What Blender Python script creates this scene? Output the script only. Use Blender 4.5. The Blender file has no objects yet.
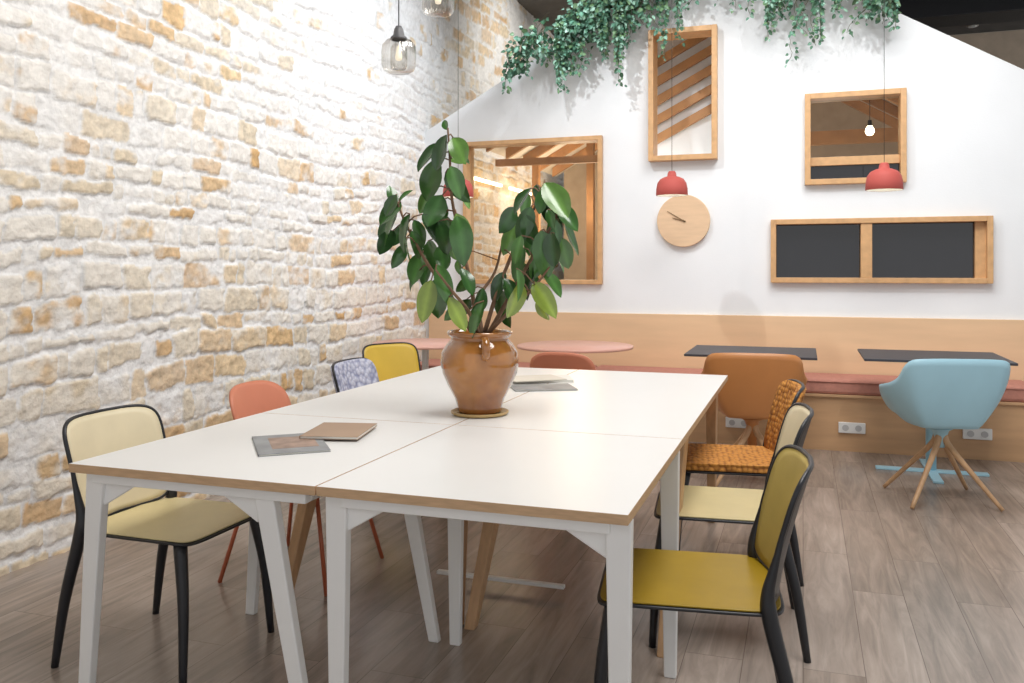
import bpy, bmesh, math, random
import numpy as np
from mathutils import Vector, Matrix
random.seed(7); rng=np.random.RandomState(11)
S=bpy.context.scene
COL=S.collection
try:
    S.view_settings.view_transform='Standard'
    S.view_settings.look='None'
except Exception as e: print(e)
YAW=math.radians(18.7)
PI=math.pi

# ---------------------------------------------------------------- materials
def mat(name,color,rough=0.5,metal=0.0,noise=0.0,nscale=8.0,bump=0.0,bscale=60.0,spec=0.5,stretch=(1,1,1),emis=None,estr=0,attr=False,coat=0,color2=None):
    m=bpy.data.materials.new(name); m.use_nodes=True
    nt=m.node_tree; b=nt.nodes['Principled BSDF']
    b.inputs['Roughness'].default_value=rough; b.inputs['Metallic'].default_value=metal
    b.inputs['Specular IOR Level'].default_value=spec
    b.inputs['Coat Weight'].default_value=coat
    tc=nt.nodes.new('ShaderNodeTexCoord'); mp=nt.nodes.new('ShaderNodeMapping')
    mp.inputs['Scale'].default_value=stretch
    nt.links.new(tc.outputs['Object'],mp.inputs['Vector'])
    nz=nt.nodes.new('ShaderNodeTexNoise'); nz.inputs['Scale'].default_value=nscale; nz.inputs['Detail'].default_value=5
    nt.links.new(mp.outputs['Vector'],nz.inputs['Vector'])
    mx=nt.nodes.new('ShaderNodeMix'); mx.data_type='RGBA'; mx.blend_type='MULTIPLY'
    mx.inputs['Factor'].default_value=1.0
    mr=nt.nodes.new('ShaderNodeMapRange'); mr.inputs['From Min'].default_value=.3; mr.inputs['From Max'].default_value=.7
    mr.inputs['To Min'].default_value=1-noise; mr.inputs['To Max'].default_value=1+noise*.5
    nt.links.new(nz.outputs['Fac'],mr.inputs['Value'])
    if attr:
        at=nt.nodes.new('ShaderNodeAttribute'); at.attribute_name='Col'
        nt.links.new(at.outputs['Color'],mx.inputs['A'])
    elif color2:
        n2=nt.nodes.new('ShaderNodeTexNoise'); n2.inputs['Scale'].default_value=nscale*.6; n2.inputs['Detail'].default_value=3
        nt.links.new(mp.outputs['Vector'],n2.inputs['Vector'])
        cr=nt.nodes.new('ShaderNodeValToRGB'); cr.color_ramp.elements[0].position=.36; cr.color_ramp.elements[1].position=.66
        cr.color_ramp.elements[0].color=(*color,1); cr.color_ramp.elements[1].color=(*color2,1)
        nt.links.new(n2.outputs['Fac'],cr.inputs['Fac']); nt.links.new(cr.outputs['Color'],mx.inputs['A'])
    else:
        mx.inputs['A'].default_value=(*color,1)
    nt.links.new(mr.outputs['Result'],mx.inputs['B'])
    nt.links.new(mx.outputs['Result'],b.inputs['Base Color'])
    if bump>0:
        n2=nt.nodes.new('ShaderNodeTexNoise'); n2.inputs['Scale'].default_value=bscale; n2.inputs['Detail'].default_value=6
        nt.links.new(mp.outputs['Vector'],n2.inputs['Vector'])
        bp=nt.nodes.new('ShaderNodeBump'); bp.inputs['Strength'].default_value=bump; bp.inputs['Distance'].default_value=.01
        nt.links.new(n2.outputs['Fac'],bp.inputs['Height']); nt.links.new(bp.outputs['Normal'],b.inputs['Normal'])
    if emis:
        b.inputs['Emission Color'].default_value=(*emis,1); b.inputs['Emission Strength'].default_value=estr
    return m

def pattern_mat(name,c1,c2,scale,kind='check',stretch=(1,1,1)):
    m=bpy.data.materials.new(name); m.use_nodes=True
    nt=m.node_tree; b=nt.nodes['Principled BSDF']; b.inputs['Roughness'].default_value=.8
    tc=nt.nodes.new('ShaderNodeTexCoord')
    mp=nt.nodes.new('ShaderNodeMapping'); mp.inputs['Scale'].default_value=stretch
    nt.links.new(tc.outputs['Object'],mp.inputs['Vector'])
    v=nt.nodes.new('ShaderNodeTexVoronoi'); v.inputs['Scale'].default_value=scale
    v.inputs['Randomness'].default_value=0.5 if kind=='check' else 1
    nt.links.new(mp.outputs['Vector'],v.inputs['Vector'])
    cr=nt.nodes.new('ShaderNodeValToRGB')
    cr.color_ramp.elements[0].position=.35; cr.color_ramp.elements[0].color=(*c1,1)
    cr.color_ramp.elements[1].position=.80; cr.color_ramp.elements[1].color=(*c2,1)
    nt.links.new(v.outputs['Distance'],cr.inputs['Fac']); nt.links.new(cr.outputs['Color'],b.inputs['Base Color'])
    bp=nt.nodes.new('ShaderNodeBump'); bp.inputs['Strength'].default_value=.9; bp.inputs['Distance'].default_value=.01; bp.invert=True
    nt.links.new(v.outputs['Distance'],bp.inputs['Height']); nt.links.new(bp.outputs['Normal'],b.inputs['Normal'])
    return m

def glass_mat(name,tint=(1,1,1),gl=.12,rough=0.02,wave=0):
    m=bpy.data.materials.new(name); m.use_nodes=True
    nt=m.node_tree; nt.nodes.remove(nt.nodes['Principled BSDF']); out=nt.nodes['Material Output']
    t=nt.nodes.new('ShaderNodeBsdfTransparent'); t.inputs['Color'].default_value=(*tint,1)
    g=nt.nodes.new('ShaderNodeBsdfGlossy'); g.inputs['Roughness'].default_value=rough
    lw=nt.nodes.new('ShaderNodeLayerWeight'); lw.inputs['Blend'].default_value=gl
    mx=nt.nodes.new('ShaderNodeMixShader')
    nt.links.new(lw.outputs['Facing' if wave else 'Fresnel'],mx.inputs[0]); nt.links.new(t.outputs[0],mx.inputs[1]); nt.links.new(g.outputs[0],mx.inputs[2])
    nt.links.new(mx.outputs[0],out.inputs['Surface'])
    return m

M_white=mat('white_plaster',(.82,.845,.865),.85,noise=.02,nscale=3,bump=.08,bscale=90)
M_lam=mat('white_laminate',(.80,.795,.775),.33,noise=.02,nscale=2)
M_steel=mat('white_steel',(.85,.85,.84),.4,noise=.02)
M_ply=mat('plywood_edge',(.58,.38,.22),.5,noise=.15,nscale=20,stretch=(1,1,8))
M_wain=mat('plywood_panel',(.78,.54,.33),.42,noise=.07,nscale=3,stretch=(.6,1,4))
M_bench=mat('plywood_bench',(.58,.35,.185),.5,noise=.14,nscale=3,stretch=(.6,1,5))
M_pine=mat('pine_frame',(.64,.38,.18),.45,noise=.15,nscale=9,stretch=(2,2,2))
M_raft=mat('rafter_wood',(.48,.25,.11),.6,noise=.2,nscale=8)
M_slat=mat('slat_wood',(.50,.26,.11),.55,noise=.2,nscale=8)
M_leg=mat('beech_leg',(.56,.34,.18),.45,noise=.15,nscale=12,stretch=(4,4,.6))
M_black=mat('black_plastic',(.014,.015,.019),.36,noise=.1,bump=.05,bscale=300)
M_cap=mat('grey_cap',(.12,.12,.125),.4,noise=.1)
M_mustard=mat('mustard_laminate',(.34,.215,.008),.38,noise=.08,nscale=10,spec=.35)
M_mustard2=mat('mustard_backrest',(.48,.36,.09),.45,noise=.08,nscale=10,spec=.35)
M_cream=mat('cream_laminate',(.78,.66,.36),.45,noise=.05,nscale=10)
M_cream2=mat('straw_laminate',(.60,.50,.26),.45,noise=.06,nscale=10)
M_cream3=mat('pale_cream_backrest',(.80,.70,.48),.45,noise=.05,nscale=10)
M_yel=mat('yellow_laminate',(.64,.43,.05),.45,noise=.05)
M_salmon=mat('salmon_plastic',(.68,.24,.14),.45,noise=.04)
M_redleg=mat('red_metal',(.50,.13,.06),.4,noise=.04)
M_orwov=pattern_mat('knitted_orange',(.62,.27,.05),(.26,.085,.015),44,'check')
M_lilac=pattern_mat('lilac_print',(.62,.63,.74),(.30,.32,.46),38,'v')
M_tan=mat('caramel_plastic',(.60,.25,.08),.36,noise=.04)
M_blue=mat('light_blue_plastic',(.40,.66,.78),.42,noise=.03)
M_dark=mat('anthracite_laminate',(.045,.045,.055),.5,noise=.1)
M_pinktop=mat('terracotta_pink_laminate',(.74,.42,.34),.35,noise=.04)
M_cush=mat('dusty_pink_fabric',(.50,.22,.165),.9,noise=.12,nscale=30,bump=.3,bscale=300)
M_pot=mat('glazed_brown',(.47,.195,.042),.10,noise=.22,nscale=10,bump=.12,bscale=16,coat=1,color2=(.25,.08,.017))
M_soil=mat('soil',(.05,.03,.02),.9,noise=.4,nscale=40,bump=1,bscale=60)
M_sauc=mat('ochre_clay',(.50,.34,.14),.4,noise=.15)
M_leaf=mat('rubber_leaf',(0,0,0),.20,noise=.22,nscale=14,attr=True,spec=.7)
M_vine=mat('ivy_leaf',(0,0,0),.45,noise=.15,nscale=14,attr=True)
M_stem=mat('brown_stem',(.20,.11,.06),.7,noise=.3,nscale=30,bump=.4)
M_vstem=mat('vine_stem',(.10,.10,.05),.7,noise=.3)
M_red=mat('red_lacquer',(.46,.095,.08),.6,noise=.03,spec=.2)
M_cord=mat('black_cord',(.03,.03,.03),.6)
M_bulb=mat('warm_bulb',(1,.9,.7),.3,emis=(1,.82,.55),estr=6)
M_ceil=mat('dark_ceiling',(.15,.14,.13),.9,noise=.1)
M_far=mat('beige_plaster',(.50,.46,.41),.9,noise=.08)
M_cabw=mat('tan_cabin_plaster',(.50,.41,.32),.9,noise=.12)
M_clock=mat('clock_wood',(.74,.52,.33),.5,noise=.08,nscale=6,stretch=(1,1,6))
M_hand=mat('clock_hand_wood',(.22,.13,.06),.5)
M_glass=glass_mat('window_glass',(.90,.91,.92),.20)
M_pglass=glass_mat('smoked_ribbed_glass',(.90,.89,.87),.32,.12,1)
M_pane=mat('dark_glass',(.010,.010,.013),.03,noise=.1,spec=.9)
M_sock=mat('socket_plastic',(.8,.8,.78),.4)
M_sockd=mat('socket_recess',(.5,.5,.5),.5)
M_kraft=mat('kraft_cover',(.42,.29,.20),.7,noise=.05)
M_cream_p=mat('cream_paper',(.72,.66,.56),.7,noise=.05)
M_paper=mat('paper',(.80,.78,.72),.7,noise=.03)
M_gmag=mat('grey_magazine_cover',(.27,.28,.29),.45,noise=.35,nscale=9)
M_gold=mat('brown_print',(.36,.24,.18),.5,noise=.4,nscale=20)

def floor_mat():
    m=bpy.data.materials.new('oak_plank_floor'); m.use_nodes=True; nt=m.node_tree; b=nt.nodes['Principled BSDF']
    tc=nt.nodes.new('ShaderNodeTexCoord'); mp=nt.nodes.new('ShaderNodeMapping'); mp.inputs['Rotation'].default_value=(0,0,math.radians(90))
    nt.links.new(tc.outputs['Object'],mp.inputs['Vector'])
    br=nt.nodes.new('ShaderNodeTexBrick'); br.inputs['Scale'].default_value=1
    br.inputs['Brick Width'].default_value=1.25; br.inputs['Row Height'].default_value=.19
    br.inputs['Mortar Size'].default_value=.0015; br.inputs['Mortar Smooth'].default_value=.3; br.offset=.37
    br.inputs['Color1'].default_value=(.325,.265,.222,1); br.inputs['Color2'].default_value=(.400,.335,.288,1)
    br.inputs['Mortar'].default_value=(.19,.15,.125,1)
    nt.links.new(mp.outputs['Vector'],br.inputs['Vector'])
    m2=nt.nodes.new('ShaderNodeMapping'); m2.inputs['Scale'].default_value=(9,.9,1)
    nt.links.new(tc.outputs['Object'],m2.inputs['Vector'])
    ad=nt.nodes.new('ShaderNodeVectorMath'); ad.operation='MULTIPLY_ADD'; ad.inputs[1].default_value=(40,40,40)
    nt.links.new(br.outputs['Color'],ad.inputs[0]); nt.links.new(m2.outputs['Vector'],ad.inputs[2])
    nz=nt.nodes.new('ShaderNodeTexNoise'); nz.inputs['Scale'].default_value=2.0; nz.inputs['Detail'].default_value=9; nz.inputs['Roughness'].default_value=.62; nz.inputs['Distortion'].default_value=1.2
    nt.links.new(ad.outputs[0],nz.inputs['Vector'])
    mr=nt.nodes.new('ShaderNodeMapRange'); mr.inputs['From Min'].default_value=.3; mr.inputs['From Max'].default_value=.7; mr.inputs['To Min'].default_value=.68; mr.inputs['To Max'].default_value=1.18
    nt.links.new(nz.outputs['Fac'],mr.inputs['Value'])
    m3=nt.nodes.new('ShaderNodeMapping'); m3.inputs['Scale'].default_value=(3.2,.9,1)
    nt.links.new(tc.outputs['Object'],m3.inputs['Vector'])
    n3=nt.nodes.new('ShaderNodeTexNoise'); n3.inputs['Scale'].default_value=2.5; n3.inputs['Detail'].default_value=4
    nt.links.new(m3.outputs['Vector'],n3.inputs['Vector'])
    mr3=nt.nodes.new('ShaderNodeMapRange'); mr3.inputs['From Min'].default_value=.3; mr3.inputs['From Max'].default_value=.7; mr3.inputs['To Min'].default_value=.86; mr3.inputs['To Max'].default_value=1.08
    nt.links.new(n3.outputs['Fac'],mr3.inputs['Value'])
    mu=nt.nodes.new('ShaderNodeMath'); mu.operation='MULTIPLY'
    nt.links.new(mr.outputs['Result'],mu.inputs[0]); nt.links.new(mr3.outputs['Result'],mu.inputs[1])
    mx=nt.nodes.new('ShaderNodeMix'); mx.data_type='RGBA'; mx.blend_type='MULTIPLY'; mx.inputs['Factor'].default_value=1
    nt.links.new(br.outputs['Color'],mx.inputs['A']); nt.links.new(mu.outputs[0],mx.inputs['B'])
    nt.links.new(mx.outputs['Result'],b.inputs['Base Color'])
    b.inputs['Roughness'].default_value=.25
    bp=nt.nodes.new('ShaderNodeBump'); bp.inputs['Strength'].default_value=.12; bp.inputs['Distance'].default_value=.004
    nt.links.new(nz.outputs['Fac'],bp.inputs['Height']); nt.links.new(bp.outputs['Normal'],b.inputs['Normal'])
    return m
M_floor=floor_mat()

# ---------------------------------------------------------------- helpers
def obj(name,verts,faces,mats,parent=None,smooth=False,fm=None,label=None,bevel=0,solid=0,solid_off=0,subsurf=0):
    me=bpy.data.meshes.new(name); me.from_pydata([tuple(v) for v in verts],[],faces); 
    if not isinstance(mats,(list,tuple)): mats=[mats]
    for m in mats: me.materials.append(m)
    if fm: 
        for p,i in zip(me.polygons,fm): p.material_index=i
    if smooth:
        for p in me.polygons: p.use_smooth=True
    bm=bmesh.new(); bm.from_mesh(me); bmesh.ops.recalc_face_normals(bm,faces=bm.faces); bm.to_mesh(me); bm.free()
    me.update()
    o=bpy.data.objects.new(name,me); COL.objects.link(o)
    if parent: o.parent=parent
    if label: o['label']=label
    if solid:
        md=o.modifiers.new('s','SOLIDIFY'); md.thickness=solid; md.offset=solid_off
    if bevel:
        md=o.modifiers.new('b','BEVEL'); md.width=bevel; md.segments=2; md.limit_method='ANGLE'
    if subsurf:
        md=o.modifiers.new('ss','SUBSURF'); md.levels=subsurf; md.render_levels=subsurf
    return o
def empty(name,loc,rz,label,category,group=None):
    e=bpy.data.objects.new(name,None); COL.objects.link(e); e.location=loc; e.rotation_euler=(0,0,rz); e.empty_display_size=.1
    e['label']=label; e['category']=category
    if group: e['group']=group
    return e
def tag(o,label,category,group=None):
    o['label']=label; o['category']=category
    if group: o['group']=group
    return o
def struct(o,label=None):
    o['kind']='structure'
    if label: o['label']=label
    o['category']=o.name.split('_')[0]
    return o
def box(name,x0,x1,y0,y1,z0,z1,m,parent=None,bevel=0,label=None):
    v=[(x0,y0,z0),(x1,y0,z0),(x1,y1,z0),(x0,y1,z0),(x0,y0,z1),(x1,y0,z1),(x1,y1,z1),(x0,y1,z1)]
    f=[(0,3,2,1),(4,5,6,7),(0,1,5,4),(1,2,6,5),(2,3,7,6),(3,0,4,7)]
    return obj(name,v,f,m,parent,bevel=bevel,label=label)
def merge(parts):
    V=[];F=[]
    for v,f in parts:
        n=len(V); V+=list(v); F+=[tuple(i+n for i in q) for q in f]
    return V,F
def boxd(x0,x1,y0,y1,z0,z1):
    return ([(x0,y0,z0),(x1,y0,z0),(x1,y1,z0),(x0,y1,z0),(x0,y0,z1),(x1,y0,z1),(x1,y1,z1),(x0,y1,z1)],
            [(0,3,2,1),(4,5,6,7),(0,1,5,4),(1,2,6,5),(2,3,7,6),(3,0,4,7)])
def taper(p0,s0,p1,s1):
    v=[]
    for p,s in ((p0,s0),(p1,s1)):
        for sx,sy in ((-1,-1),(1,-1),(1,1),(-1,1)):
            v.append((p[0]+sx*s[0]/2,p[1]+sy*s[1]/2,p[2]))
    return v,[(3,2,1,0),(4,5,6,7),(0,1,5,4),(1,2,6,5),(2,3,7,6),(3,0,4,7)]
def tubed(path,rad,seg=10,closed=False,flat=1.0):
    P=[Vector(p) for p in path]; n=len(P)
    if not hasattr(rad,'__len__'): rad=[rad]*n
    T=[]
    for i in range(n):
        if closed: t=P[(i+1)%n]-P[i-1]
        else: t=P[min(i+1,n-1)]-P[max(i-1,0)]
        T.append(t.normalized())
    up=Vector((0,0,1)) if abs(T[0].z)<.9 else Vector((1,0,0))
    N=(up-T[0]*up.dot(T[0])).normalized()
    V=[];F=[]
    for i in range(n):
        N=(N-T[i]*N.dot(T[i])).normalized(); B=T[i].cross(N)
        for k in range(seg):
            a=2*math.pi*k/seg
            V.append(P[i]+(N*math.cos(a)+B*math.sin(a)*flat)*rad[i])
    for i in range(n if closed else n-1):
        j=(i+1)%n
        for k in range(seg):
            l=(k+1)%seg
            F.append((i*seg+k,i*seg+l,j*seg+l,j*seg+k))
    if not closed:
        F.append(tuple(range(seg))); F.append(tuple((n-1)*seg+k for k in range(seg)))
    return V,F
def tube(name,path,rad,m,parent=None,seg=10,closed=False,label=None,flat=1):
    v,f=tubed(path,rad,seg,closed,flat); return obj(name,v,f,m,parent,smooth=True,label=label)
def lathe(name,prof,m,parent=None,seg=48,c=(0,0,0),label=None,ripple=0,nr=24):
    V=[];F=[]
    for r,z in prof:
        for k in range(seg):
            a=2*math.pi*k/seg; rr=r*(1+ripple*math.cos(nr*a))
            V.append((c[0]+rr*math.cos(a),c[1]+rr*math.sin(a),c[2]+z))
    for i in range(len(prof)-1):
        for k in range(seg):
            l=(k+1)%seg; F.append((i*seg+k,i*seg+l,(i+1)*seg+l,(i+1)*seg+k))
    return obj(name,V,F,m,parent,smooth=True,label=label)
def disc_prof(r,z0,z1,e=.003):
    return [(0.0001,z0),(r-e,z0),(r,z0+e),(r,z1-e),(r-e,z1),(0.0001,z1)]
def catmull(pts,n=6):
    P=[Vector(p) for p in pts]; P=[P[0]*2-P[1]]+P+[P[-1]*2-P[-2]]; out=[]
    for i in range(1,len(P)-2):
        for k in range(n):
            t=k/n; a,b,c,d=P[i-1],P[i],P[i+1],P[i+2]
            out.append(.5*((2*b)+(c-a)*t+(2*a-5*b+4*c-d)*t*t+(-a+3*b-3*c+d)*t**3))
    out.append(P[-2]); return out
def se(th,n):
    c,s=math.cos(th),math.sin(th)
    return (math.copysign(abs(c)**(2/n),c),math.copysign(abs(s)**(2/n),s))
def polar(func,NR=8,NT=48):
    V=[func(0,0)];F=[]
    for i in range(1,NR+1):
        for k in range(NT): V.append(func(i/NR,2*math.pi*k/NT))
    for k in range(NT):
        l=(k+1)%NT; F.append((0,1+k,1+l))
        for i in range(NR-1):
            a=1+i*NT; F.append((a+k,a+NT+k,a+NT+l,a+l))
    return V,F

# ---------------------------------------------------------------- stone wall
def vnoise(x,y,seed):
    r=np.random.RandomState(seed).rand(256,256)
    xi=np.floor(x).astype(int); yi=np.floor(y).astype(int); fx=x-xi; fy=y-yi
    fx=fx*fx*(3-2*fx); fy=fy*fy*(3-2*fy)
    g=lambda a,b: r[a%256,b%256]
    return (g(xi,yi)*(1-fx)+g(xi+1,yi)*fx)*(1-fy)+(g(xi,yi+1)*(1-fx)+g(xi+1,yi+1)*fx)*fy
def fbm(x,y,seed,o=4):
    s=0;a=.5
    for i in range(o): s=s+a*vnoise(x*2**i+i*17.3,y*2**i+i*9.1,seed+i); a*=.5
    return s/(1-.5**o)
def sst(a,b,x):
    t=np.clip((x-a)/(b-a),0,1); return t*t*(3-2*t)
WX=-3.21
ys=np.concatenate([np.arange(-1.5,1.5,.06),np.arange(1.5,5.6,.0105),np.arange(5.6,7.6,.016),np.arange(7.6,13.05,.035)])
zs=np.concatenate([np.arange(0,3.4,.0105),np.arange(3.4,4.53,.025)])
YY,ZZ=np.meshgrid(ys,zs,indexing='ij')
dy=YY+.05*(fbm(YY*3,ZZ*3,1,3)-.5)*2+.016*(fbm(YY*15,ZZ*15,5)-.5)*2
dz=ZZ+.06*(fbm(YY*1.1,ZZ*1.0,2,2)-.5)*2+.015*(fbm(YY*14,ZZ*14,6)-.5)*2+.2
rb=[-.2]
while rb[-1]<5.2: rb.append(rb[-1]+rng.uniform(.08,.165))
rb=np.array(rb)
sh=(vnoise(YY*.9,np.zeros_like(YY),99)>.5)*.045
dz=dz+sh
row=np.clip(np.searchsorted(rb,dz)-1,0,len(rb)-2)
sid=np.zeros_like(YY); dist=np.zeros_like(YY); cu=np.zeros_like(YY); cvv=np.zeros_like(YY)
hrow=np.random.RandomState(77)
for r_ in range(len(rb)-1):
    cb=[-2.5-rng.rand()*.3]
    while cb[-1]<14: cb.append(cb[-1]+(rng.uniform(.14,.32) if rng.rand()<.66 else rng.uniform(.07,.14)))
    cb=np.array(cb); mk=row==r_
    lo=hrow.rand(len(cb))**2*.024; hi=hrow.rand(len(cb))**2*.024
    tl=(hrow.rand(len(cb))-.5)*.18; th=(hrow.rand(len(cb))-.5)*.18
    sl=(hrow.rand(len(cb))-.5)*.35
    yv=dy[mk]; zv=dz[mk]; zm=(rb[r_]+rb[r_+1])/2
    ci=np.clip(np.searchsorted(cb,yv)-1,0,len(cb)-2)
    mid=(cb[ci]+cb[ci+1])/2
    d0=np.minimum(zv-(rb[r_]+lo[ci]+tl[ci]*(yv-mid)),(rb[r_+1]-hi[ci]+th[ci]*(yv-mid))-zv)
    dd=np.minimum(yv-cb[ci]+sl[ci]*(zv-zm),cb[ci+1]-yv)
    R=.022; ax=np.clip(R-dd,0,None); az=np.clip(R-d0,0,None)
    dist[mk]=R-np.sqrt(ax**2+az**2)+np.clip(np.minimum(dd,d0)-R,0,None)
    sid[mk]=r_*977+ci*31
    cu[mk]=yv-mid; cvv[mk]=zv-zm
sid=sid.astype(int)
hr=np.random.RandomState(5).rand(7,40000)
r1,r2,r3,r4,r5,r6=[hr[i][sid%40000] for i in range(6)]
nA=fbm(YY*8,ZZ*8,20); nB=fbm(YY*1.1,ZZ*1.3,30,3); nC=fbm(YY*32,ZZ*32,40); nD=fbm(YY*15,ZZ*15,60)
edge=dist+(nD-.5)*.018+(nC-.5)*.012
body=sst(.003,.010,edge)
H=body*(.006+.012*r1+(r5-.5)*.06*cu+(r6-.5)*.09*cvv)+(nA-.5)*.007+(nC-.5)*.012+(nB-.5)*.014-np.abs(nD-.5)*.022*body
patch=fbm(YY*11,ZZ*13,80)
near=np.clip((4.6-YY)/3.0,-.8,1)
low=np.clip((1.75-ZZ)/1.5,-1,1)
zone=(nB-.5)*.5+.15*low+.05*near+.20*(YY>7.2)+.05*np.clip((YY-5.5)/1.5,0,1)*low
expo=body*sst(.45,.61,r2*.54+patch*.46+zone-.045)
expo=np.clip(expo*(.6+.4*r4),0,1)
pal=np.array([[.70,.49,.27],[.75,.58,.37],[.71,.60,.44],[.77,.68,.54],[.64,.41,.19]])
pi=(r3*5).astype(int); sc=pal[pi]
sc=sc*(.62+.70*nC)[...,None]
wh=np.array([.84,.835,.825])*(.88+.22*nD)[...,None]
ins=np.array([.78,.71,.60])
q=np.clip((.50+.50*low)*(body*sst(.15,.6,r1*.6+nA*.5)),0,1)[...,None]
wh=wh*(1-q)+ins*q
C=wh*(1-expo[...,None])+sc*expo[...,None]
crev=np.exp(-((edge-.003)/.004)**2)
C=C*(1-.20*crev*sst(.3,.7,r4))[...,None]
C=np.clip(C,0,.92)
ny,nz=YY.shape
V=np.stack([WX-.02+H,YY,ZZ],-1).reshape(-1,3)
idx=np.arange(ny*nz).reshape(ny,nz)
F=np.stack([idx[:-1,:-1],idx[1:,:-1],idx[1:,1:],idx[:-1,1:]],-1).reshape(-1,4)
me=bpy.data.meshes.new('wall_left'); me.from_pydata(V.tolist(),[],F.tolist())
ca=me.color_attributes.new('Col','FLOAT_COLOR','POINT')
ca.data.foreach_set('color',np.concatenate([C.reshape(-1,3),np.ones((ny*nz,1))],1).astype(np.float32).ravel())
me.polygons.foreach_set('use_smooth',[True]*len(me.polygons))
me.materials.append(mat('whitewashed_stone',(0,0,0),.95,noise=.12,nscale=30,bump=.6,bscale=55,attr=True,spec=.12))
wl=bpy.data.objects.new('wall_left',me); COL.objects.link(wl); struct(wl,'whitewashed rough stone wall with exposed ochre stones')

# ---------------------------------------------------------------- shell
struct(box('floor',-3.3,5.5,-1.5,13,-.1,0,M_floor),'greyish oak plank floor')
struct(box('ceiling',-3.3,5.5,-1.5,13.1,4.5,4.6,M_ceil),'dark painted ceiling')
struct(box('wall_far',-3.3,5.5,13,13.1,0,4.5,M_far),'beige wall behind the gable partition')
def gz(x): return 4.0-.556*(-.6-x) if x<-.6 else max(4.0-.592*(x+.6),2.1)
WIN=[(-2.837,-1.591,1.18,2.425),(-1.196,-.649,2.187,3.254),(.013,.733,1.958,2.662),(-.240,1.307,1.201,1.695)]
bx=sorted(set([-3.25,-.6,2.61,3.3]+[w[0] for w in WIN]+[w[1] for w in WIN]))
V=[];F=[];Y0,Y1=7.08,7.20
def addq(*p):
    n=len(V); V.extend(p); F.append(tuple(range(n,n+len(p))))
for a,b in zip(bx[:-1],bx[1:]):
    mid=(a+b)/2; hs=sorted([(w[2],w[3]) for w in WIN if w[0]<mid<w[1]])
    z=0
    for lo,hi in hs:
        for y in (Y0,Y1): addq((a,y,z),(b,y,z),(b,y,lo),(a,y,lo))
        z=hi
    for y in (Y0,Y1): addq((a,y,z),(b,y,z),(b,y,gz(b)),(a,y,gz(a)))
    addq((a,Y0,gz(a)),(b,Y0,gz(b)),(b,Y1,gz(b)),(a,Y1,gz(a)))
for w in WIN:
    a,b,lo,hi=w
    addq((a,Y0,lo),(a,Y1,lo),(a,Y1,hi),(a,Y0,hi)); addq((b,Y0,lo),(b,Y1,lo),(b,Y1,hi),(b,Y0,hi))
    addq((a,Y0,lo),(b,Y0,lo),(b,Y1,lo),(a,Y1,lo)); addq((a,Y0,hi),(b,Y0,hi),(b,Y1,hi),(a,Y1,hi))
addq((3.3,Y0,0),(3.3,Y1,0),(3.3,Y1,gz(3.3)),(3.3,Y0,gz(3.3)))
struct(obj('wall_back',V,F,M_white),'white plaster partition with a gabled top')
def window(n,w,t,front,label,panes='glass',mull=()):
    e=bpy.data.objects.new('window_%d'%n,None); COL.objects.link(e); a,b,lo,hi=w
    e.location=((a+b)/2,7.08,lo); struct(e,label)
    A,B,L,Hh=-(b-a)/2,(b-a)/2,0,hi-lo
    parts=[boxd(A,A+t,-front,.13,0,Hh),boxd(B-t,B,-front,.13,0,Hh),boxd(A+t,B-t,-front,.13,0,t),boxd(A+t,B-t,-front,.13,Hh-t,Hh)]
    for m in mull: parts.append(boxd(m-e.location.x-t,m-e.location.x+t,-front+.01,.12,t,Hh-t))
    v,f=merge(parts); obj('window_frame',v,f,M_pine,e,bevel=.003)
    gy=.05
    if panes=='glass': box('glass_pane',A+t,B-t,gy,gy+.004,t,Hh-t,M_glass,e)
    elif panes=='dark':
        c=mull[0]-e.location.x
        box('glass_pane',A+t,c-t,gy,gy+.01,t,Hh-t,M_pane,e,label='dark reflective glass pane')
        box('glass_pane',c+t,B-t,gy,gy+.01,t,Hh-t,M_pane,e,label='dark reflective glass pane')
    return e
window(1,WIN[0],.036,.05,'large pine-framed interior window looking into the timber cabin')
window(2,WIN[1],.042,.09,'tall pine-framed opening with slanted timber slats behind it','none')
e3=window(3,WIN[2],.042,.06,'small square pine-framed interior window')
e4=window(4,WIN[3],.040,.06,'long low pine-framed window with two dark panes','dark',mull=(.455,))
box('window_jamb',.665,.7335,-.0,.06,.04,.454,M_pine,e4)
v,f=merge([boxd(-.318,.318,-.0,.03,.15,.215)]); obj('window_rail',v,f,M_pine,e3,bevel=.002)
box('window_panel',-.318,.318,.03,.045,.042,.15,M_pane,e3,label='dark lower pane')

# cabin behind the partition
def roofseg(x0,x1,y0,y1,th):
    z0,z1=gz(x0)-.04,gz(x1)-.04
    v=[(x0,y0,z0-th),(x1,y0,z1-th),(x1,y1,z1-th),(x0,y1,z0-th),(x0,y0,z0),(x1,y0,z1),(x1,y1,z1),(x0,y1,z0)]
    return v,[(0,3,2,1),(4,5,6,7),(0,1,5,4),(1,2,6,5),(2,3,7,6),(3,0,4,7)]
v,f=merge([roofseg(-3.1,-.6,7.21,11,.03),roofseg(-.6,2.6,7.21,11,.03)])
r=obj('roof_lining',v,f,mat('pale_roof_boards',(.80,.74,.65),.7,noise=.08)); tag(r,'pale boarded lining of the timber cabin roof','roof')
def raft(x0,x1,y):
    z0,z1=gz(x0)-.075,gz(x1)-.075; h=.11
    v=[(x0,y,z0-h),(x1,y,z1-h),(x1,y+.05,z1-h),(x0,y+.05,z0-h),(x0,y,z0),(x1,y,z1),(x1,y+.05,z1),(x0,y+.05,z0)]
    return v,[(0,3,2,1),(4,5,6,7),(0,1,5,4),(1,2,6,5),(2,3,7,6),(3,0,4,7)]
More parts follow.
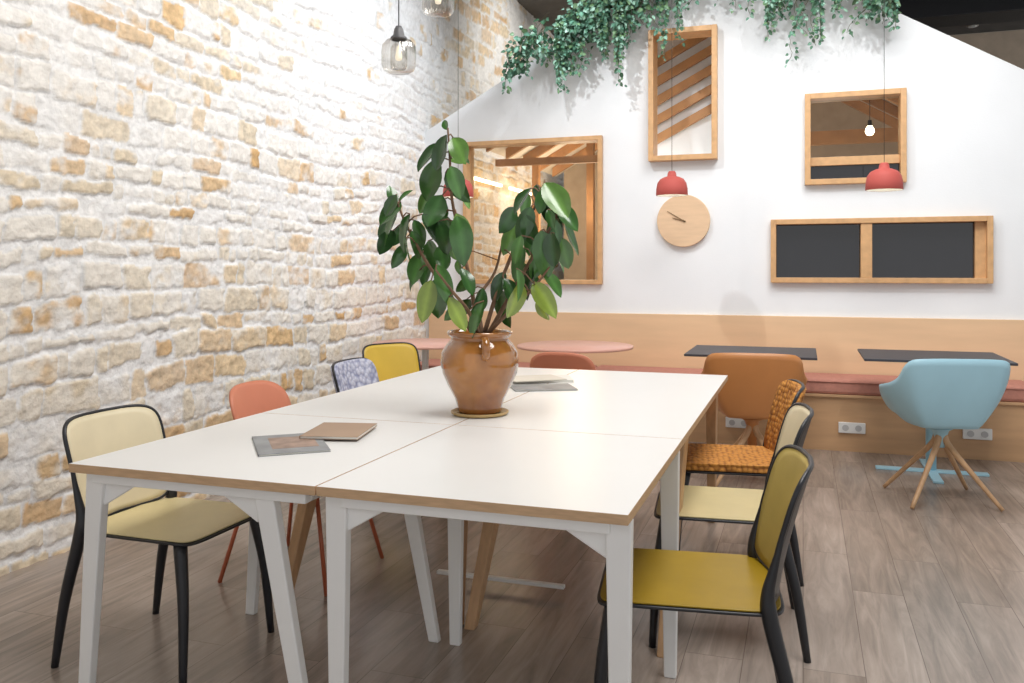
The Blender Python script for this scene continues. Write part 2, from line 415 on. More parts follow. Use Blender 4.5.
for i in range(6):
    y=7.45+i*.60
    v,f=merge([raft(-3.0,-.6,y),raft(-.6,2.5,y)])
    tag(obj('roof_rafter',v,f,M_raft),'pair of sloping timber rafters under the cabin roof','rafter','cabin roof rafters')
def post(x,y,h):
    o=box('timber_post',x-.04,x+.04,y-.04,y+.04,0,h,M_raft); tag(o,'square timber post inside the cabin','post','timber cabin posts')
post(-2.95,9.6,2.55); post(-2.3,9.6,2.9); post(-1.9,10.7,2.9)
o=box('timber_beam',-2.98,-1.2,8.27,8.33,2.36,2.43,M_raft); tag(o,'horizontal timber beam across the cabin posts','beam')
o=box('timber_beam',-.6,2.0,9.6,9.68,2.62,2.76,M_raft); tag(o,'horizontal timber beam inside the cabin','beam')
se_=empty('slat_screen',(-.98,7.62,0),0,'slanted timber slats on a white panel inside the cabin','screen')
pts=[]
for zc in (2.58,2.75,2.92,3.09,3.26):
    a,b=-.42,.42; s=.52
    v=[(a,-.03,zc+a*s-.04),(b,-.03,zc+b*s-.04),(b,.02,zc+b*s-.04),(a,.02,zc+a*s-.04),(a,-.03,zc+a*s+.04),(b,-.03,zc+b*s+.04),(b,.02,zc+b*s+.04),(a,.02,zc+a*s+.04)]
    pts.append((v,[(0,3,2,1),(4,5,6,7),(0,1,5,4),(1,2,6,5),(2,3,7,6),(3,0,4,7)]))
v,f=merge(pts); obj('slats',v,f,M_slat,se_,bevel=.002)
box('screen_panel',-.45,.45,.03,.045,0,3.44,M_white,se_)
struct(box('wall_cabin_back',-3.0,2.6,11.0,11.08,0,4.0,M_cabw),'tan back wall of the cabin')
M_glow=mat('glowing_bulb',(1,.9,.7),.3,emis=(1,.80,.5),estr=16)
def bare_bulb(x,y,z,zt):
    e=empty('pendant_bulb',(x,y,z),0,'bare glowing bulb hanging on a cord inside the cabin','lamp','bare cabin bulbs')
    lathe('bulb',[(.0001,0),(.025,.006),(.04,.035),(.035,.06),(.018,.09),(.0001,.095)],M_glow,e,24)
    lathe('bulb_holder',[(.018,.085),(.02,.09),(.018,.14),(.0001,.145)],M_black,e,20)
    tube('cord',[(0,0,.14),(0,0,zt-z)],.003,M_cord,e,6)
bare_bulb(.578,8.5,2.53,3.2); bare_bulb(-1.85,9.0,2.32,3.1)
M_strip=mat('warm_light_strip',(1,.85,.6),.4,emis=(1,.78,.45),estr=6)
for y0 in (8.0,9.1,10.1):
    t=box('light_strip',-3.12,-3.09,y0,y0+.8,2.20,2.23,M_strip); tag(t,'warm glowing light strip along the stone wall','lamp','cabin light strips')
tag(box('ventilation_duct',1.0,3.8,10.7,11.2,4.15,4.45,M_black,bevel=.01),'black rectangular ventilation duct under the ceiling','duct')
dl=empty('ceiling_spotlight',(2.0,12.0,4.5),0,'small round beige ceiling spotlight','spotlight')
lathe('spotlight_body',disc_prof(.07,-.16,0),M_far,dl,24); lathe('spotlight_lens',disc_prof(.05,-.17,-.155),M_sock,dl,24)

# bench, panel, cushions
tag(box('wall_panel',-3.17,3.2,7.045,7.08,.43,.94,M_wain,bevel=.003),'plywood backrest panel along the white wall','panel')
be=empty('bench',(0,6.59,0),0,'long built-in plywood bench with dusty pink seat pads','bench')
box('bench_body',-3.17,3.2,.02,.455,0,.385,M_bench,be); box('bench_top',-3.17,3.2,0,.455,.385,.405,M_bench,be,bevel=.003)
def cushion(x0,x1):
    e=empty('seat_cushion',((x0+x1)/2,6.81,.405),0,'flat dusty pink fabric cushion on the plywood bench','cushion','bench seat cushions')
    w=(x1-x0)/2; box('cushion_pad',-w,w,-.215,.225,0,.105,M_cush,e,bevel=.022)
    tube('cushion_piping',[(-w+.02,-.217,.09),(w-.02,-.217,.09)],.004,M_cush,e,6)
cushion(-3.15,-1.62);cushion(-1.61,-.06);cushion(-.05,1.5);cushion(1.51,3.1)
def outlet(x,z):
    e=empty('power_outlet',(x,6.60,z),0,'white double power socket on the plywood bench front','socket','power sockets on the bench')
    box('socket_plate',-.09,.09,-.012,.008,-.038,.038,M_sock,e,bevel=.004)
    for s in (-.043,.043):
        v,f=tubed([(s,-.016,0),(s,-.012,0)],.022,20); obj('socket_insert',v,f,M_sockd,e)
outlet(.33,.172);outlet(1.13,.178);outlet(-.458,.165)

# ---------------------------------------------------------------- clock
ce=empty('wall_clock',(-.919,7.08,1.699),0,'round pale wooden wall clock without numerals','clock')
v,f=tubed([(0,0,0),(0,-.045,0)],.212,64); obj('clock_face',v,f,M_clock,ce,bevel=.004)
def hand(L,ang,w):
    d=Vector((math.sin(ang),0,math.cos(ang))); n=Vector((d.z,0,-d.x))*w
    b=Vector((0,-.05,0))-d*.02; t=Vector((0,-.05,0))+d*L
    V=[b-n,b+n,t+n*.5,t-n*.5]; V=[x+Vector((0,k,0)) for k in (0,-.003) for x in V]
    obj('clock_hand',V,[(0,1,2,3),(7,6,5,4),(0,4,5,1),(1,5,6,2),(2,6,7,3),(3,7,4,0)],M_hand,ce)
hand(.15,math.radians(-58),.004); hand(.09,math.radians(-75),.005)
v,f=tubed([(0,-.045,0),(0,-.057,0)],.008,16); obj('clock_pin',v,f,M_hand,ce)

# ---------------------------------------------------------------- tables
def work_table(x0,x1,y0,y1,kind,splay,label):
    cx,cy=(x0+x1)/2,(y0+y1)/2
    e=empty('work_table',(cx,cy,0),0,label,'table','white tables pushed together')
    w,d=(x1-x0)/2-.002,(y1-y0)/2-.002
    v,f=boxd(-w,w,-d,d,.725,.75); obj('tabletop',v,f,[M_ply,M_lam],e,fm=[1,1,0,0,0,0],bevel=.0015)
    lm=M_steel if kind=='steel' else M_leg
    fr=[boxd(-w+.05,w-.05,-d+.035,-d+.065,.69,.725),boxd(-w+.05,w-.05,d-.065,d-.035,.69,.725),boxd(-w+.05,-w+.08,-d+.065,d-.065,.69,.725),boxd(w-.08,w-.05,-d+.065,d-.065,.69,.725)]
    if kind!='steel': fr.append(boxd(-.02,.02,-d+.065,d-.065,.69,.72))
    v,f=merge(fr); obj('apron_frame',v,f,M_steel,e,bevel=.003)
    for i,(sx,sy) in enumerate(((-1,-1),(1,-1),(1,1),(-1,1))):
        a,b=splay[0 if sx<0 else 1]
        y=sy*(d-.06)
        tx=sx*(w-a); bxx=sx*(w-b)
        if kind=='steel':
            p=[taper((bxx,y,0),(.038,.028),(tx,y,.724),(.062,.032))]
            g=[(tx,y-.004,.72),(tx-sx*.14,y-.004,.72),(tx-sx*.14,y-.004,.69),(tx-sx*.02,y-.004,.62)]
            g=g+[(p_[0],p_[1]+.008,p_[2]) for p_ in g]
            p.append((g,[(0,1,2,3),(7,6,5,4),(0,4,5,1),(1,5,6,2),(2,6,7,3),(3,7,4,0)]))
            v,f=merge(p)
        else:
            yb=y-sy*.02
            v,f=taper((bxx,yb,0),(.038,.045),(tx,y-sy*.26,.70),(.05,.11))
        obj('leg',v,f,lm,e,bevel=.004,label=None if kind=='steel' else 'tapered beech leg')
    return e
work_table(-1.98,-1.175,1.91,2.83,'steel',((.05,.0),(.19,.045)),'square white-topped table with plywood edge and splayed white steel legs')
work_table(-1.175,-.37,1.91,2.83,'steel',((.03,.03),(.032,.030)),'square white-topped table with plywood edge and upright white steel legs')
work_table(-1.98,-1.175,2.83,4.62,'wood',((.10,.05),(.10,.02)),'long white-topped plywood-edged table with beech legs by the stone wall')
work_table(-1.175,-.37,2.83,4.62,'wood',((.10,.03),(.05,.075)),'long white-topped table with plywood edge and beech legs')
tag(box('cable_tray',-1.45,-.90,3.3,3.325,.03,.045,M_steel,bevel=.003),'low white steel cable tray under the long tables','cable tray')

# ---------------------------------------------------------------- chairs
def backsurf(r,th,off=0,w=.210,z0=.455,z1=.80,n=6.0,lean=.085,xo=-.215,cv=.05):
    a,b=se(th,n); u=r*a; q=r*b; vv=(q+1)/2
    z=z0+(z1-z0)*vv; x=xo-lean*vv**1.3+cv*u*u+off
    return (x,u*(w+.012*vv),z)
def panel_chair(loc,rz,seatm,backm,label,ztop=.80,pad=False,group='chairs around the long table',sx=1.0):
    e=empty('dining_chair',(loc[0],loc[1],0),rz,label,'chair',group)
    def seat(zo,sc):
        def fn(r,t):
            a,b=se(t,7.5); x=r*a*.228*sc*sx; y=r*b*.224*sc
            wz=-.003*(1-r*r)-(.014*max(0,(x-.14)/.1)**2 if x>.14 else 0)
            return (x+.02,y,.450+zo+wz)
        return polar(fn,12,80)
    v,f=seat(.002,.965); obj('seat',v,f,seatm,e,smooth=False,solid=.004 if not pad else .03,solid_off=1 if pad else 0,bevel=.001)
    v,f=seat(-.005,1.0); obj('seat_frame',v,f,M_black,e,smooth=False,solid=.008,bevel=.003)
    v,f=polar(lambda r,t: backsurf(r*.985,t,.003,z1=ztop),8,80); obj('backrest',v,f,backm,e,smooth=True,solid=.004 if not pad else .035)
    v1,f1=polar(lambda r,t: backsurf(r,t,-.002,z1=ztop),8,80)
    obj('back_shell',v1,f1,M_black,e,smooth=True,solid=.004)
    rim=[backsurf(1,2*math.pi*k/96,0,z1=ztop) for k in range(96)]
    tube('back_rim',rim,.0070,M_black,e,8,True)
    for sy in (-1,1):
        fx=.02+.212*sx
        p=catmull([(fx+.015,sy*.232,0),(fx,sy*.212,.25),(fx-.03,sy*.19,.438)],5)
        n=len(p); tube('leg',p,[.012+.010*i/(n-1) for i in range(n)],M_black,e,10)
        # rear leg runs straight up into the side of the back rim
        e0=backsurf(1,0,0,z1=ztop)
        def sidept(z):
            vv=(z-.455)/(ztop-.455); return (-.165-.085*max(0,vv)**1.3-.002, sy*(.210+.012*vv), z)
        p=catmull([(-.262,sy*.232,0),(-.228,sy*.224,.22),(-.180,sy*.213,.42),sidept(.49),sidept(.56),sidept(.64)],5)
        n=len(p); tube('leg',p,[.012+.0085*math.sin(min(1,i/(n*.45))*math.pi/2)-(0.015*max(0,(i/(n-1)-.5)/.5)) for i in range(n)],M_black,e,10)
    return e
panel_chair((-.280,2.41),PI+.13,M_mustard,M_mustard2,'mustard yellow chair with black plastic frame tucked at the table',sx=1.05,ztop=.795)
panel_chair((-.270,3.22),PI+.10,M_cream2,M_cream3,'straw-coloured chair with black plastic frame')
panel_chair((-.30,3.93),PI+.14,M_orwov,M_orwov,'black-framed chair with chunky orange knitted upholstery',pad=True)
panel_chair((-2.06,2.42),0.0,M_cream,M_cream3,'pale cream chair with black plastic frame beside the stone wall')
panel_chair((-2.10,4.2),0.0,M_lilac,M_lilac,'black-framed chair with lilac patterned upholstery',pad=True)
panel_chair((-2.42,5.1),-.5,M_yel,M_yel,'bright yellow chair with black frame near the round table')

def plastic_chair(loc,rz,label):
    e=empty('dining_chair',(loc[0],loc[1],0),rz,label,'chair','salmon plastic chairs')
    def fn(r,t):
        a,b=se(t,3.6); x=r*a*.22; y=r*b*.225
        return (x+.01,y,.445-.02*(1-r*r)+.012*max(0,-a)*r**4)
    v,f=polar(fn,8,48); obj('seat',v,f,M_salmon,e,smooth=True,solid=.012)
    v,f=polar(lambda r,t: backsurf(r,t,0,w=.2,z0=.50,z1=.80,n=3.2),8,48); obj('backrest',v,f,M_salmon,e,smooth=True,solid=.012)
    for sy in (-1,1):
        tube('back_support',catmull([(-.17,sy*.12,.43),(-.210,sy*.125,.47),(-.228,sy*.13,.56)],4),.011,M_salmon,e,8)
        tube('leg',[(.25,sy*.24,0),(.15,sy*.16,.44)],.009,M_redleg,e,8,label='thin red metal leg')
        tube('leg',[(-.25,sy*.25,0),(-.15,sy*.16,.44)],.009,M_redleg,e,8,label='thin red metal leg')
    return e
plastic_chair((-2.05,3.25),0,'salmon plastic chair with thin red metal legs')
plastic_chair((-1.40,5.32),PI/2,'salmon plastic chair with thin red metal legs at the round table')

RIM=[(0,-.275,0,.825),(25,-.272,.14,.824),(44,-.258,.238,.815),(54,-.228,.27,.78),(63,-.178,.285,.715),(75,-.10,.305,.675),(89,-.02,.318,.655),(103,.06,.312,.635),(118,.14,.272,.56),(138,.205,.20,.475),(158,.235,.10,.445),(180,.24,0,.44)]
def rimpt(phi,w):
    s=1 if phi>=0 else -1; p=abs(phi)
    for i in range(len(RIM)-1):
        if RIM[i][0]<=p<=RIM[i+1][0]:
            t=(p-RIM[i][0])/(RIM[i+1][0]-RIM[i][0])
            P=[RIM[max(i-1,0)],RIM[i],RIM[i+1],RIM[min(i+2,len(RIM)-1)]]
            o=[]
            for k in (1,2,3):
                a,b,c,d=[q[k] for q in P]
                if i==0: a=RIM[1][k]*(-1 if k==2 else 1)
                o.append(.5*((2*b)+(c-a)*t+(2*a-5*b+4*c-d)*t*t+(-a+3*b-3*c+d)*t**3))
            return o[0]*w,s*o[1]*w,o[2]
def tub_chair(loc,rz,m,label,w=1.0):
    e=empty('tub_chair',(loc[0],loc[1],0),rz,label,'chair','tub chairs at the bench tables')
    def fn(s,t):
        phi=math.degrees(t); phi=phi if phi<=180 else phi-360
        x,y,z=rimpt(phi,w)
        sx_,sy_=x*.66,y*.54
        base=.43
        if s<=.4:
            k=s/.4; return (sx_*k+.01,sy_*k,base+.002-.012*(1-k*k)+.004*k*k)
        q=(s-.4)/.6
        hh=z-base-.006
        bl=.50*math.sin(q*PI/2)+.50*q
        return (sx_+.01+(x-sx_-.01)*bl,sy_+(y-sy_)*bl,base+.006+hh*(q**1.2))
    v,f=polar(fn,20,90); obj('seat_shell',v,f,m,e,smooth=True,solid=.008)
    lathe('hub',[(.0001,.30),(.022,.30),(.026,.34),(.045,.395),(.075,.412),(.0001,.414)],m,e,24)
    for k in range(4):
        a=PI/4+k*PI/2; c,s=math.cos(a),math.sin(a)
        p=catmull([(.018*c,.018*s,.37),(.05*c,.05*s,.31),(.19*c,.19*s,.16),(.33*c,.33*s,.011)],5); n=len(p)
        tube('leg',p,[.020-.009*i/(n-1) for i in range(n)],M_leg,e,10,label='tapered splayed beech leg')
    return e
tub_chair((.735,5.38),PI/2+.22,M_blue,'light blue plastic tub chair on splayed beech legs',1.0)
tub_chair((-.29,5.36),PI/2+.08,M_tan,'caramel orange plastic tub chair on splayed beech legs',.98)

# ---------------------------------------------------------------- cafe tables
def round_table(loc,R,label,m,pm):
    e=empty('round_table',(loc[0],loc[1],0),0,label,'table','round cafe tables')
    lathe('tabletop',disc_prof(R,.73,.75,.004),m,e,64)
    lathe('pedestal',[(.0001,0),(.22,0),(.22,.008),(.03,.02),(.025,.05),(.025,.70),(.12,.73),(.0001,.73)],pm,e,32)
round_table((-1.584,6.12),.425,'round table with terracotta pink top by the bench',M_pinktop,M_steel)
round_table((-2.72,5.98),.40,'round table with terracotta pink top beside the stone wall',M_pinktop,M_steel)
def cafe_table(x0,x1,y0,y1,bm,label):
    e=empty('cafe_table',((x0+x1)/2,(y0+y1)/2,0),0,label,'table','rectangular cafe tables')
    w,d=(x1-x0)/2,(y1-y0)/2
    box('tabletop',-w,w,-d,d,.735,.75,M_dark,e,bevel=.002)
    lathe('pedestal',[(.0001,.01),(.032,.01),(.032,.70),(.14,.72),(.14,.735),(.0001,.735)],bm,e,24)
    a=.33
    v,f=merge([boxd(-a,a,-.03,.03,0,.015),boxd(-.03,.03,-a,a,.001,.016)]); obj('base',v,f,bm,e,bevel=.003)
    return e
cafe_table(-.74,.085,5.70,6.42,M_tan,'thin dark grey rectangular cafe table by the bench')
cafe_table(.36,1.2,5.75,6.47,M_blue,'thin dark grey cafe table on a light blue pedestal')

# ---------------------------------------------------------------- things on table
def magazine(name,loc,rz,w,l,t,m,label,cat,extra=None):
    e=empty(name,(loc[0],loc[1],loc[2]),rz,label,cat)
    box('pages',-w/2+.002,w/2-.002,-l/2+.002,l/2-.002,.0012,t-.001,M_paper,e)
    v,f=merge([boxd(-w/2,w/2,-l/2,l/2,0,.0012),boxd(-w/2,w/2,-l/2,l/2,t-.001,t),boxd(-w/2-.001,-w/2+.001,-l/2,l/2,0,t)])
    obj('cover',v,f,m,e)
    if extra: box('cover_print',*extra[0],t,t+.0004,extra[1],e)
magazine('magazine',(-1.53,2.34,.75),math.radians(39),.21,.30,.006,M_gmag,'grey magazine with a brown cover picture','magazine',((-.06,.08,-.08,.10),M_gold))
magazine('notebook',(-1.47,2.545,.757),math.radians(13),.19,.25,.009,M_kraft,'kraft brown notebook lying on the magazine','notebook')
magazine('magazine',(-1.15,3.84,.75),math.radians(-62),.21,.29,.006,M_gmag,'dark grey magazine on the white table','magazine')
magazine('magazine',(-1.24,4.12,.75),math.radians(-68),.22,.30,.012,M_paper,'thick white magazine on the white table','magazine')
magazine('brochure',(-1.26,4.06,.763),math.radians(-50),.20,.27,.004,M_cream_p,'folded cream brochure on top of a magazine','brochure')

# ---------------------------------------------------------------- plant
def add_leaf(V,F,C,base,D,N,L,W,fold,droop,col,ns=8,curl=0,twist=0,pw=.85,ex=.7):
    D=D.normalized(); Wd=D.cross(N).normalized(); N=Wd.cross(D).normalized()
    n0=len(V); us=(-1,-.5,0,.5,1)
    for i in range(ns+1):
        s=i/ns; w=W*.5*max(0.02,math.sin(PI*min(1,s**pw)))**ex
        if i==ns: w=W*.01
        c=base+D*(L*s)+Vector((0,0,-1))*droop*L*s*s-N*(curl*L*s*s)
        a=twist*s; Wr=Wd*math.cos(a)+N*math.sin(a); Nr=N*math.cos(a)-Wd*math.sin(a)
        wav=.06*math.sin(s*9+L*90)
        for u in us:
            V.append(c+Wr*(u*w)+Nr*(abs(u)*w*fold+u*u*w*wav)) 
            k=1.5 if u==0 else 1
            C.append((col[0]*k,col[1]*k,col[2]*k,1))
    for i in range(ns):
        for j in range(4):
            a=n0+i*5+j; F.append((a,a+1,a+6,a+5))
def colobj(name,V,F,C,m,parent,label=None):
    me=bpy.data.meshes.new(name); me.from_pydata([tuple(v) for v in V],[],F)
    ca=me.color_attributes.new('Col','FLOAT_COLOR','POINT'); ca.data.foreach_set('color',[x for c in C for x in c])
    me.polygons.foreach_set('use_smooth',[True]*len(me.polygons)); me.materials.append(m)
    o=bpy.data.objects.new(name,me); COL.objects.link(o); o.parent=parent
    if label:o['label']=label
    return o
pe=empty('potted_plant',(-1.169,3.07,.75),YAW,'rubber plant with broad dark leaves in a glazed brown jug','plant')
lathe('saucer',[(.0001,0),(.095,0),(.108,.005),(.111,.013),(.106,.015),(.100,.009),(.0001,.009)],M_sauc,pe,48)
lathe('pot',[(.0001,.010),(.080,.010),(.085,.018),(.086,.033),(.096,.065),(.121,.11),(.143,.16),(.150,.20),(.145,.238),(.127,.268),(.112,.283),(.108,.292),(.119,.300),(.125,.310),(.123,.318),(.115,.316),(.106,.300),(.102,.28),(.0001,.278)],M_pot,pe,64)
lathe('soil',[(.0001,.287),(.102,.285)],M_soil,pe,32)
for ag in (-80,100):
    aa=math.radians(ag); c,s=math.cos(aa),math.sin(aa)
    def hp(r,z): return (r*c,r*s,z)
    tube('handle',catmull([hp(.116,.295),hp(.150,.292),hp(.168,.270),hp(.165,.240),hp(.142,.225)],5),.011,M_pot,pe,10,flat=1.4)
k=.00382
def L3(px,py,d): return Vector(((px-480)*k,d,(414-py)*k))
brs=[ [(478,335,0),(472,290,.0),(462,245,.02),(452,200,.02),(450,160,.01),(448,128,0)],
      [(484,335,.02),(498,290,.05),(518,240,.05),(536,205,.03),(545,182,.0)],
      [(474,335,-.02),(455,300,-.05),(430,265,-.06),(408,225,-.05),(398,200,-.04)],
      [(486,335,-.02),(510,310,-.08),(535,285,-.1),(552,262,-.1)],
      [(482,335,.03),(478,300,.12),(495,270,.18),(505,225,.2)],
      [(480,335,-.04),(470,310,-.1),(455,290,-.15),(440,270,-.17)],
      [(488,335,0),(525,270,.0),(552,225,-.02),(560,207,-.02)]]
parts=[]
for b in brs:
    p=catmull([L3(*q) for q in b],5); n=len(p); parts.append(tubed(p,[.009-.0055*i/(n-1) for i in range(n)],8))
leaves=[(447,135,434,176,0),(453,137,469,168,.02),(436,160,422,204,.03),(452,168,464,203,-.05),(447,130,443,116,0),
 (443,196,426,236,-.03),(458,215,474,264,-.08),(437,212,444,250,.05),(402,203,378,230,-.03),(396,210,382,248,.02),(412,215,399,252,-.06),
 (414,232,428,264,-.08),(405,245,394,272,0),(422,252,408,288,.05),(434,280,424,324,-.10),(440,265,458,302,-.12),(392,230,378,258,.04),
 (400,202,412,184,0),(452,296,470,334,-.14),(545,188,538,214,.0),(530,188,510,214,.02),(546,190,562,236,-.03),(556,207,580,226,0),
 (565,222,580,258,.02),(531,208,518,244,-.05),(540,232,549,280,-.12),(556,212,554,250,.04),(524,248,510,288,-.03),
 (533,282,554,312,-.1),(545,272,562,294,-.08),(520,282,510,324,-.12),(505,272,488,306,.05),(484,288,472,320,-.05),(470,276,454,298,.05),
 (531,262,526,304,.02),(560,238,572,276,-.05),(448,232,458,266,.1),(426,240,438,274,.1),(500,290,508,332,.08),
 (455,150,474,160,.05),(455,185,472,213,.12),(430,185,416,214,.1),(515,205,500,234,.15),(516,222,500,258,.2),(535,225,528,262,.12),
 (418,272,404,294,.02),(445,250,430,284,.14),(470,300,450,322,.06),(552,250,570,272,.08),(512,255,528,288,.15),
 (462,268,478,296,-.02),(440,222,454,260,-.06),(524,215,536,248,-.05),(414,220,426,248,.0),(538,300,550,322,0),(485,300,470,335,-.1)]
extra=[]
for L_ in leaves:
    if random.random()<.6:
        a,b,c,d,dp=L_; ox,oy=random.uniform(-13,13),random.uniform(-14,14)
        if a+ox<386 or a+ox>562 or b+oy<135 or (466<a+ox<508 and b+oy<258): continue
        extra.append((a+ox,b+oy,min(580,c+ox+random.uniform(-18,18)),d+oy+random.uniform(-14,2),dp+random.choice([-.08,.1,.16])))
V=[];F=[];C=[]
greens=[(.034,.095,.024),(.048,.13,.030),(.070,.175,.040),(.026,.072,.020),(.12,.24,.055)]
for i,(a,b,c,d,dp) in enumerate(leaves+extra):
    B=L3(a,b,dp); T=L3(c,d,dp+random.uniform(-.09,.05)); D=T-B; Ln=min(.165,D.length*random.uniform(.78,.94))
    N=Vector((random.uniform(-1.0,1.0),-1+random.uniform(-.3,.5),random.uniform(0,1.1)))
    col=greens[random.choice([0,0,1,1,2,2,3,4])]
    if (a,b) in ((434,280),(452,296),(533,282),(538,300),(520,282)): col=(.22,.30,.045)
    if (a,b)==(458,215): col=(.14,.24,.055)
    add_leaf(V,F,C,B,D,N,Ln,Ln*random.uniform(.48,.60),random.uniform(.12,.45),random.uniform(0,.12),col,9,curl=random.uniform(-.05,.3),twist=random.uniform(-.4,.4),pw=.92,ex=.64)
    best=None
    for br in brs:
        for q in catmull([L3(*z) for z in br],4):
            if q.z<.33: continue
            dd=(q-B).length
            if best is None or dd<best[0]: best=(dd,q)
    if best[0]>.01: parts.append(tubed([best[1],(best[1]+B)/2+Vector((0,0,.01)),B],.0028,5))
colobj('foliage',V,F,C,M_leaf,pe,'broad glossy dark green leaves')
v,f=merge(parts); obj('stem',v,f,M_stem,pe,smooth=True)

# ---------------------------------------------------------------- hanging vines
vg=[(.075,.19,.13),(.06,.15,.09),(.11,.26,.18),(.04,.105,.055),(.24,.41,.32),(.13,.24,.12)]
def vine(x0,x1,lens,label,n,topoff=.05,dens=2,side=1.6):
    cx=(x0+x1)/2; z0=gz(cx)
    e=empty('hanging_ivy',(cx,6.97,z0),0,label,'plant','ivy trailing over the gable')
    V=[];F=[];C=[];parts=[]
    for i in range(n):
        x=x0+.03+(x1-x0-.06)*(i+random.random())/n
        z=min(gz(x)+random.uniform(-.10,.16)+topoff,4.35)
        L=lens(x)*random.choice([random.uniform(.3,.6),random.uniform(.45,.75),random.uniform(.6,1.0)])
        p=Vector((x-cx,random.uniform(-.18,-.02),z-z0)); path=[p.copy()]
        vx=random.uniform(-side,side); m=max(3,int(L/.034))
        for j in range(m):
            vx=vx*.92+random.uniform(-.5,.5)
            p=p+Vector((vx*.035,random.uniform(-.012,.012),-.034+.02*random.random()*(j%3==0))); p.y=max(-.28,min(.03,p.y))
            p.x=max(x0-cx+.045,min(x1-cx-.045,p.x)); path.append(p.copy())
            taper_=1-.5*j/m
            for _ in range(dens if random.random()<.75 else 1):
                D=Vector((random.uniform(-1,1),random.uniform(-1,.2),random.uniform(-1.1,.3)))
                N=Vector((random.uniform(-.8,.8),-1,random.uniform(-.4,1)))
                l=random.uniform(.024,.052)*taper_+.010
                bs=p+D*.055*taper_
                bs.x=max(x0-cx+.045,min(x1-cx-.045,bs.x))
                add_leaf(V,F,C,bs,D,N,l,l*random.uniform(.6,.9),.25,.15,random.choice(vg),4,curl=.2)
        parts.append(tubed(path,.002,4))
    colobj('foliage',V,F,C,M_vine,e,'small blue-green ivy leaves')
    v,f=merge(parts); obj('stem',v,f,M_vstem,e)
vine(-2.40,-1.96,lambda x:.24+.35*(x+2.42),'trailing blue-green ivy at the low end of the gable',28,dens=3,topoff=.07)
vine(-1.95,-1.47,lambda x:.62,'dense trailing blue-green ivy spilling over the gable',58,dens=3,side=2.2)
vine(-1.46,-.99,lambda x:.94 if x<-1.25 else .62,'trailing ivy beside the tall window frame',50,dens=3,side=2)
vine(-.98,-.31,lambda x:.84 if x<-.75 else .86+.12*math.sin(x*23),'ivy trailing above the tall window frame',54,side=2)
vine(-.30,.17,lambda x:.80+.22*math.sin(x*17+1),'long trailing ivy strands on the white gable',46,side=2)
vine(.18,.68,lambda x:.42,'ivy strands at the sloping gable edge',30,side=2)

# ---------------------------------------------------------------- pendants
def red_pendant(x,y,zb):
    e=empty('pendant_lamp',(x,y,zb),0,'red dome pendant lamp on a thin cord','lamp','red pendant lamps over the bench')
    lathe('lamp_shade',[(.112,0),(.115,.004),(.113,.05),(.105,.09),(.085,.12),(.055,.135),(.034,.14),(.030,.165),(.022,.178),(.0001,.18)],M_red,e,48)
    lathe('shade_lining',[(.110,.001),(.108,.05),(.099,.088),(.08,.115),(.0001,.13)],M_white,e,48)
    lathe('bulb',[(.0001,.03),(.02,.034),(.032,.055),(.03,.075),(.015,.10),(.0001,.105)],M_bulb,e,24)
    tube('cord',[(0,0,.178),(0,0,4.5-zb)],.0018,M_cord,e,6)
red_pendant(-.91,6.34,1.845); red_pendant(.50,6.08,1.82); red_pendant(-2.43,5.93,1.84)
M_faintbulb=mat('faint_glow_bulb',(.85,.82,.75),.2,emis=(1,.9,.7),estr=.8)  # pale bulb with a weak warm glow put into its material
def glass_pendant(x,y,zb):
    e=empty('pendant_lamp',(x,y,zb),0,'ribbed smoked glass jar pendant lamp with dark cap','lamp','glass pendant lamps')
    lathe('glass_shade',[(.0001,0),(.05,.002),(.072,.014),(.082,.035),(.084,.10),(.080,.135),(.062,.158),(.040,.168),(.036,.170)],M_pglass,e,128,ripple=.012,nr=28)
    lathe('inner_glass',[(.0001,.02),(.035,.022),(.042,.04),(.040,.12),(.02,.15)],M_pglass,e,32)
    lathe('bulb',[(.0001,.06),(.014,.065),(.018,.08),(.014,.10),(.010,.13),(.0001,.14)],M_faintbulb,e,24)
    lathe('lamp_cap',[(.038,.163),(.040,.175),(.028,.185),(.022,.215),(.014,.23),(.0001,.232)],M_cap,e,32)
    tube('cord',[(0,0,.23),(0,0,4.5-zb)],.003,M_cord,e,6)
glass_pendant(-1.87,3.80,2.26); glass_pendant(-1.77,4.05,2.60)

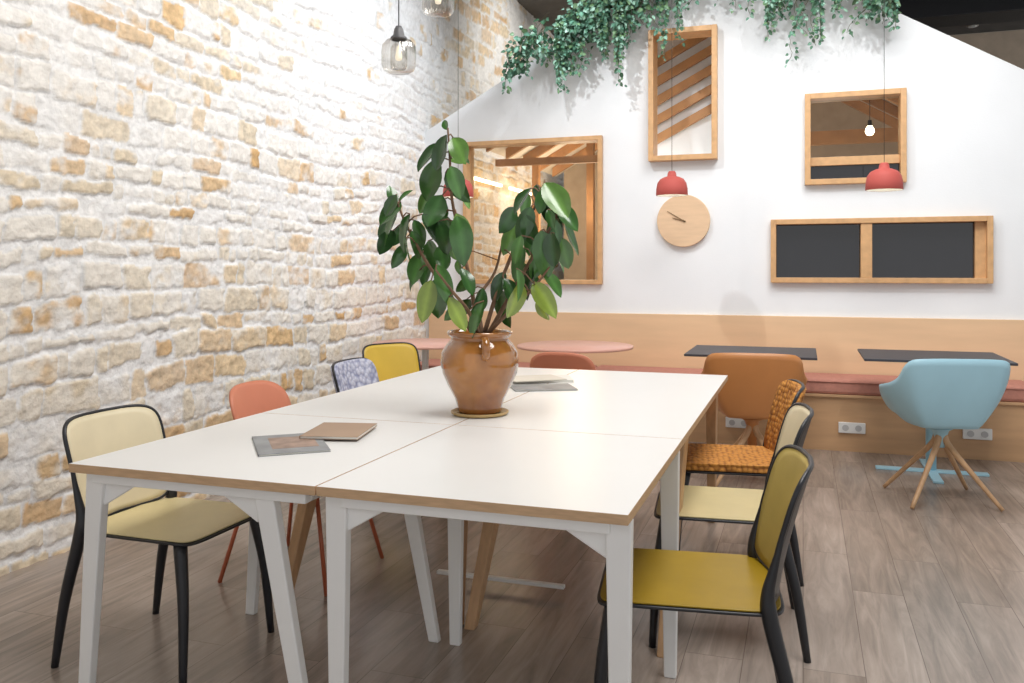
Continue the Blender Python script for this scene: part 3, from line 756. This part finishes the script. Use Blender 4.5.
# ---------------------------------------------------------------- lights
def area(loc,rot,size,power,color,sy=None):
    l=bpy.data.lights.new('ceiling_light','AREA'); l.energy=power; l.color=color; l.size=size
    if sy: l.shape='RECTANGLE'; l.size_y=sy
    o=bpy.data.objects.new('ceiling_light',l); COL.objects.link(o); o.location=loc; o.rotation_euler=rot; return o
def spot(loc,tgt,power,color,ang=80,blend=.6,size=.08):
    l=bpy.data.lights.new('spotlight','SPOT'); l.energy=power; l.color=color; l.spot_size=math.radians(ang); l.spot_blend=blend; l.shadow_soft_size=size
    o=bpy.data.objects.new('spotlight',l); COL.objects.link(o); o.location=loc
    d=Vector(tgt)-Vector(loc); o.rotation_euler=d.to_track_quat('-Z','Y').to_euler(); return o
area((.2,2.6,4.4),(0,0,0),1.8,122,(1,.975,.95))
area((.2,5.2,4.4),(0,0,0),1.4,70,(1,.985,.97))
for y,c,p in ((1.8,(1,.93,.84),70),(3.4,(1,.96,.91),100),(5.0,(.91,.955,1),165),(6.3,(.88,.94,1),180),(9.0,(1,.97,.92),170),(11.0,(1,.95,.88),90)):
    spot((-1.2,y,4.3),(-3.2,y+.1,2.5 if y<8 else 3.4),p,c,80,1.0,.09)
spot((-2.0,4.6,4.3),(-.6,7.08,1.9),175,(.96,.98,1),70,.9,.05)
spot((1.2,4.4,4.3),(.6,7.08,1.6),118,(.97,.985,1),70,.9,.05)
def pt(loc,e_,c,s_=.1):
    l=bpy.data.lights.new('cabin_light','POINT'); l.energy=e_; l.color=c; l.shadow_soft_size=s_
    o=bpy.data.objects.new('cabin_light',l); COL.objects.link(o); o.location=loc
pt((-2.4,9.6,2.0),42,(1,.76,.50),.3); pt((-1.9,8.4,1.2),10,(1,.86,.68),.3); pt((-1.2,7.36,1.7),12,(1,.95,.88),.08); pt((.2,9.0,1.5),30,(1,.90,.76),.3)

w=bpy.data.worlds.new('World'); S.world=w; w.use_nodes=True
w.node_tree.nodes['Background'].inputs[0].default_value=(.975,.985,1,1); w.node_tree.nodes['Background'].inputs[1].default_value=.80

cam=bpy.data.cameras.new('Camera'); co=bpy.data.objects.new('Camera',cam); COL.objects.link(co)
co.location=(0,0,1.3); co.rotation_euler=(math.radians(90),0,YAW)
cam.sensor_width=36; cam.lens=860/1024*36; cam.shift_y=-71.5/1024; cam.clip_start=.05
S.camera=co
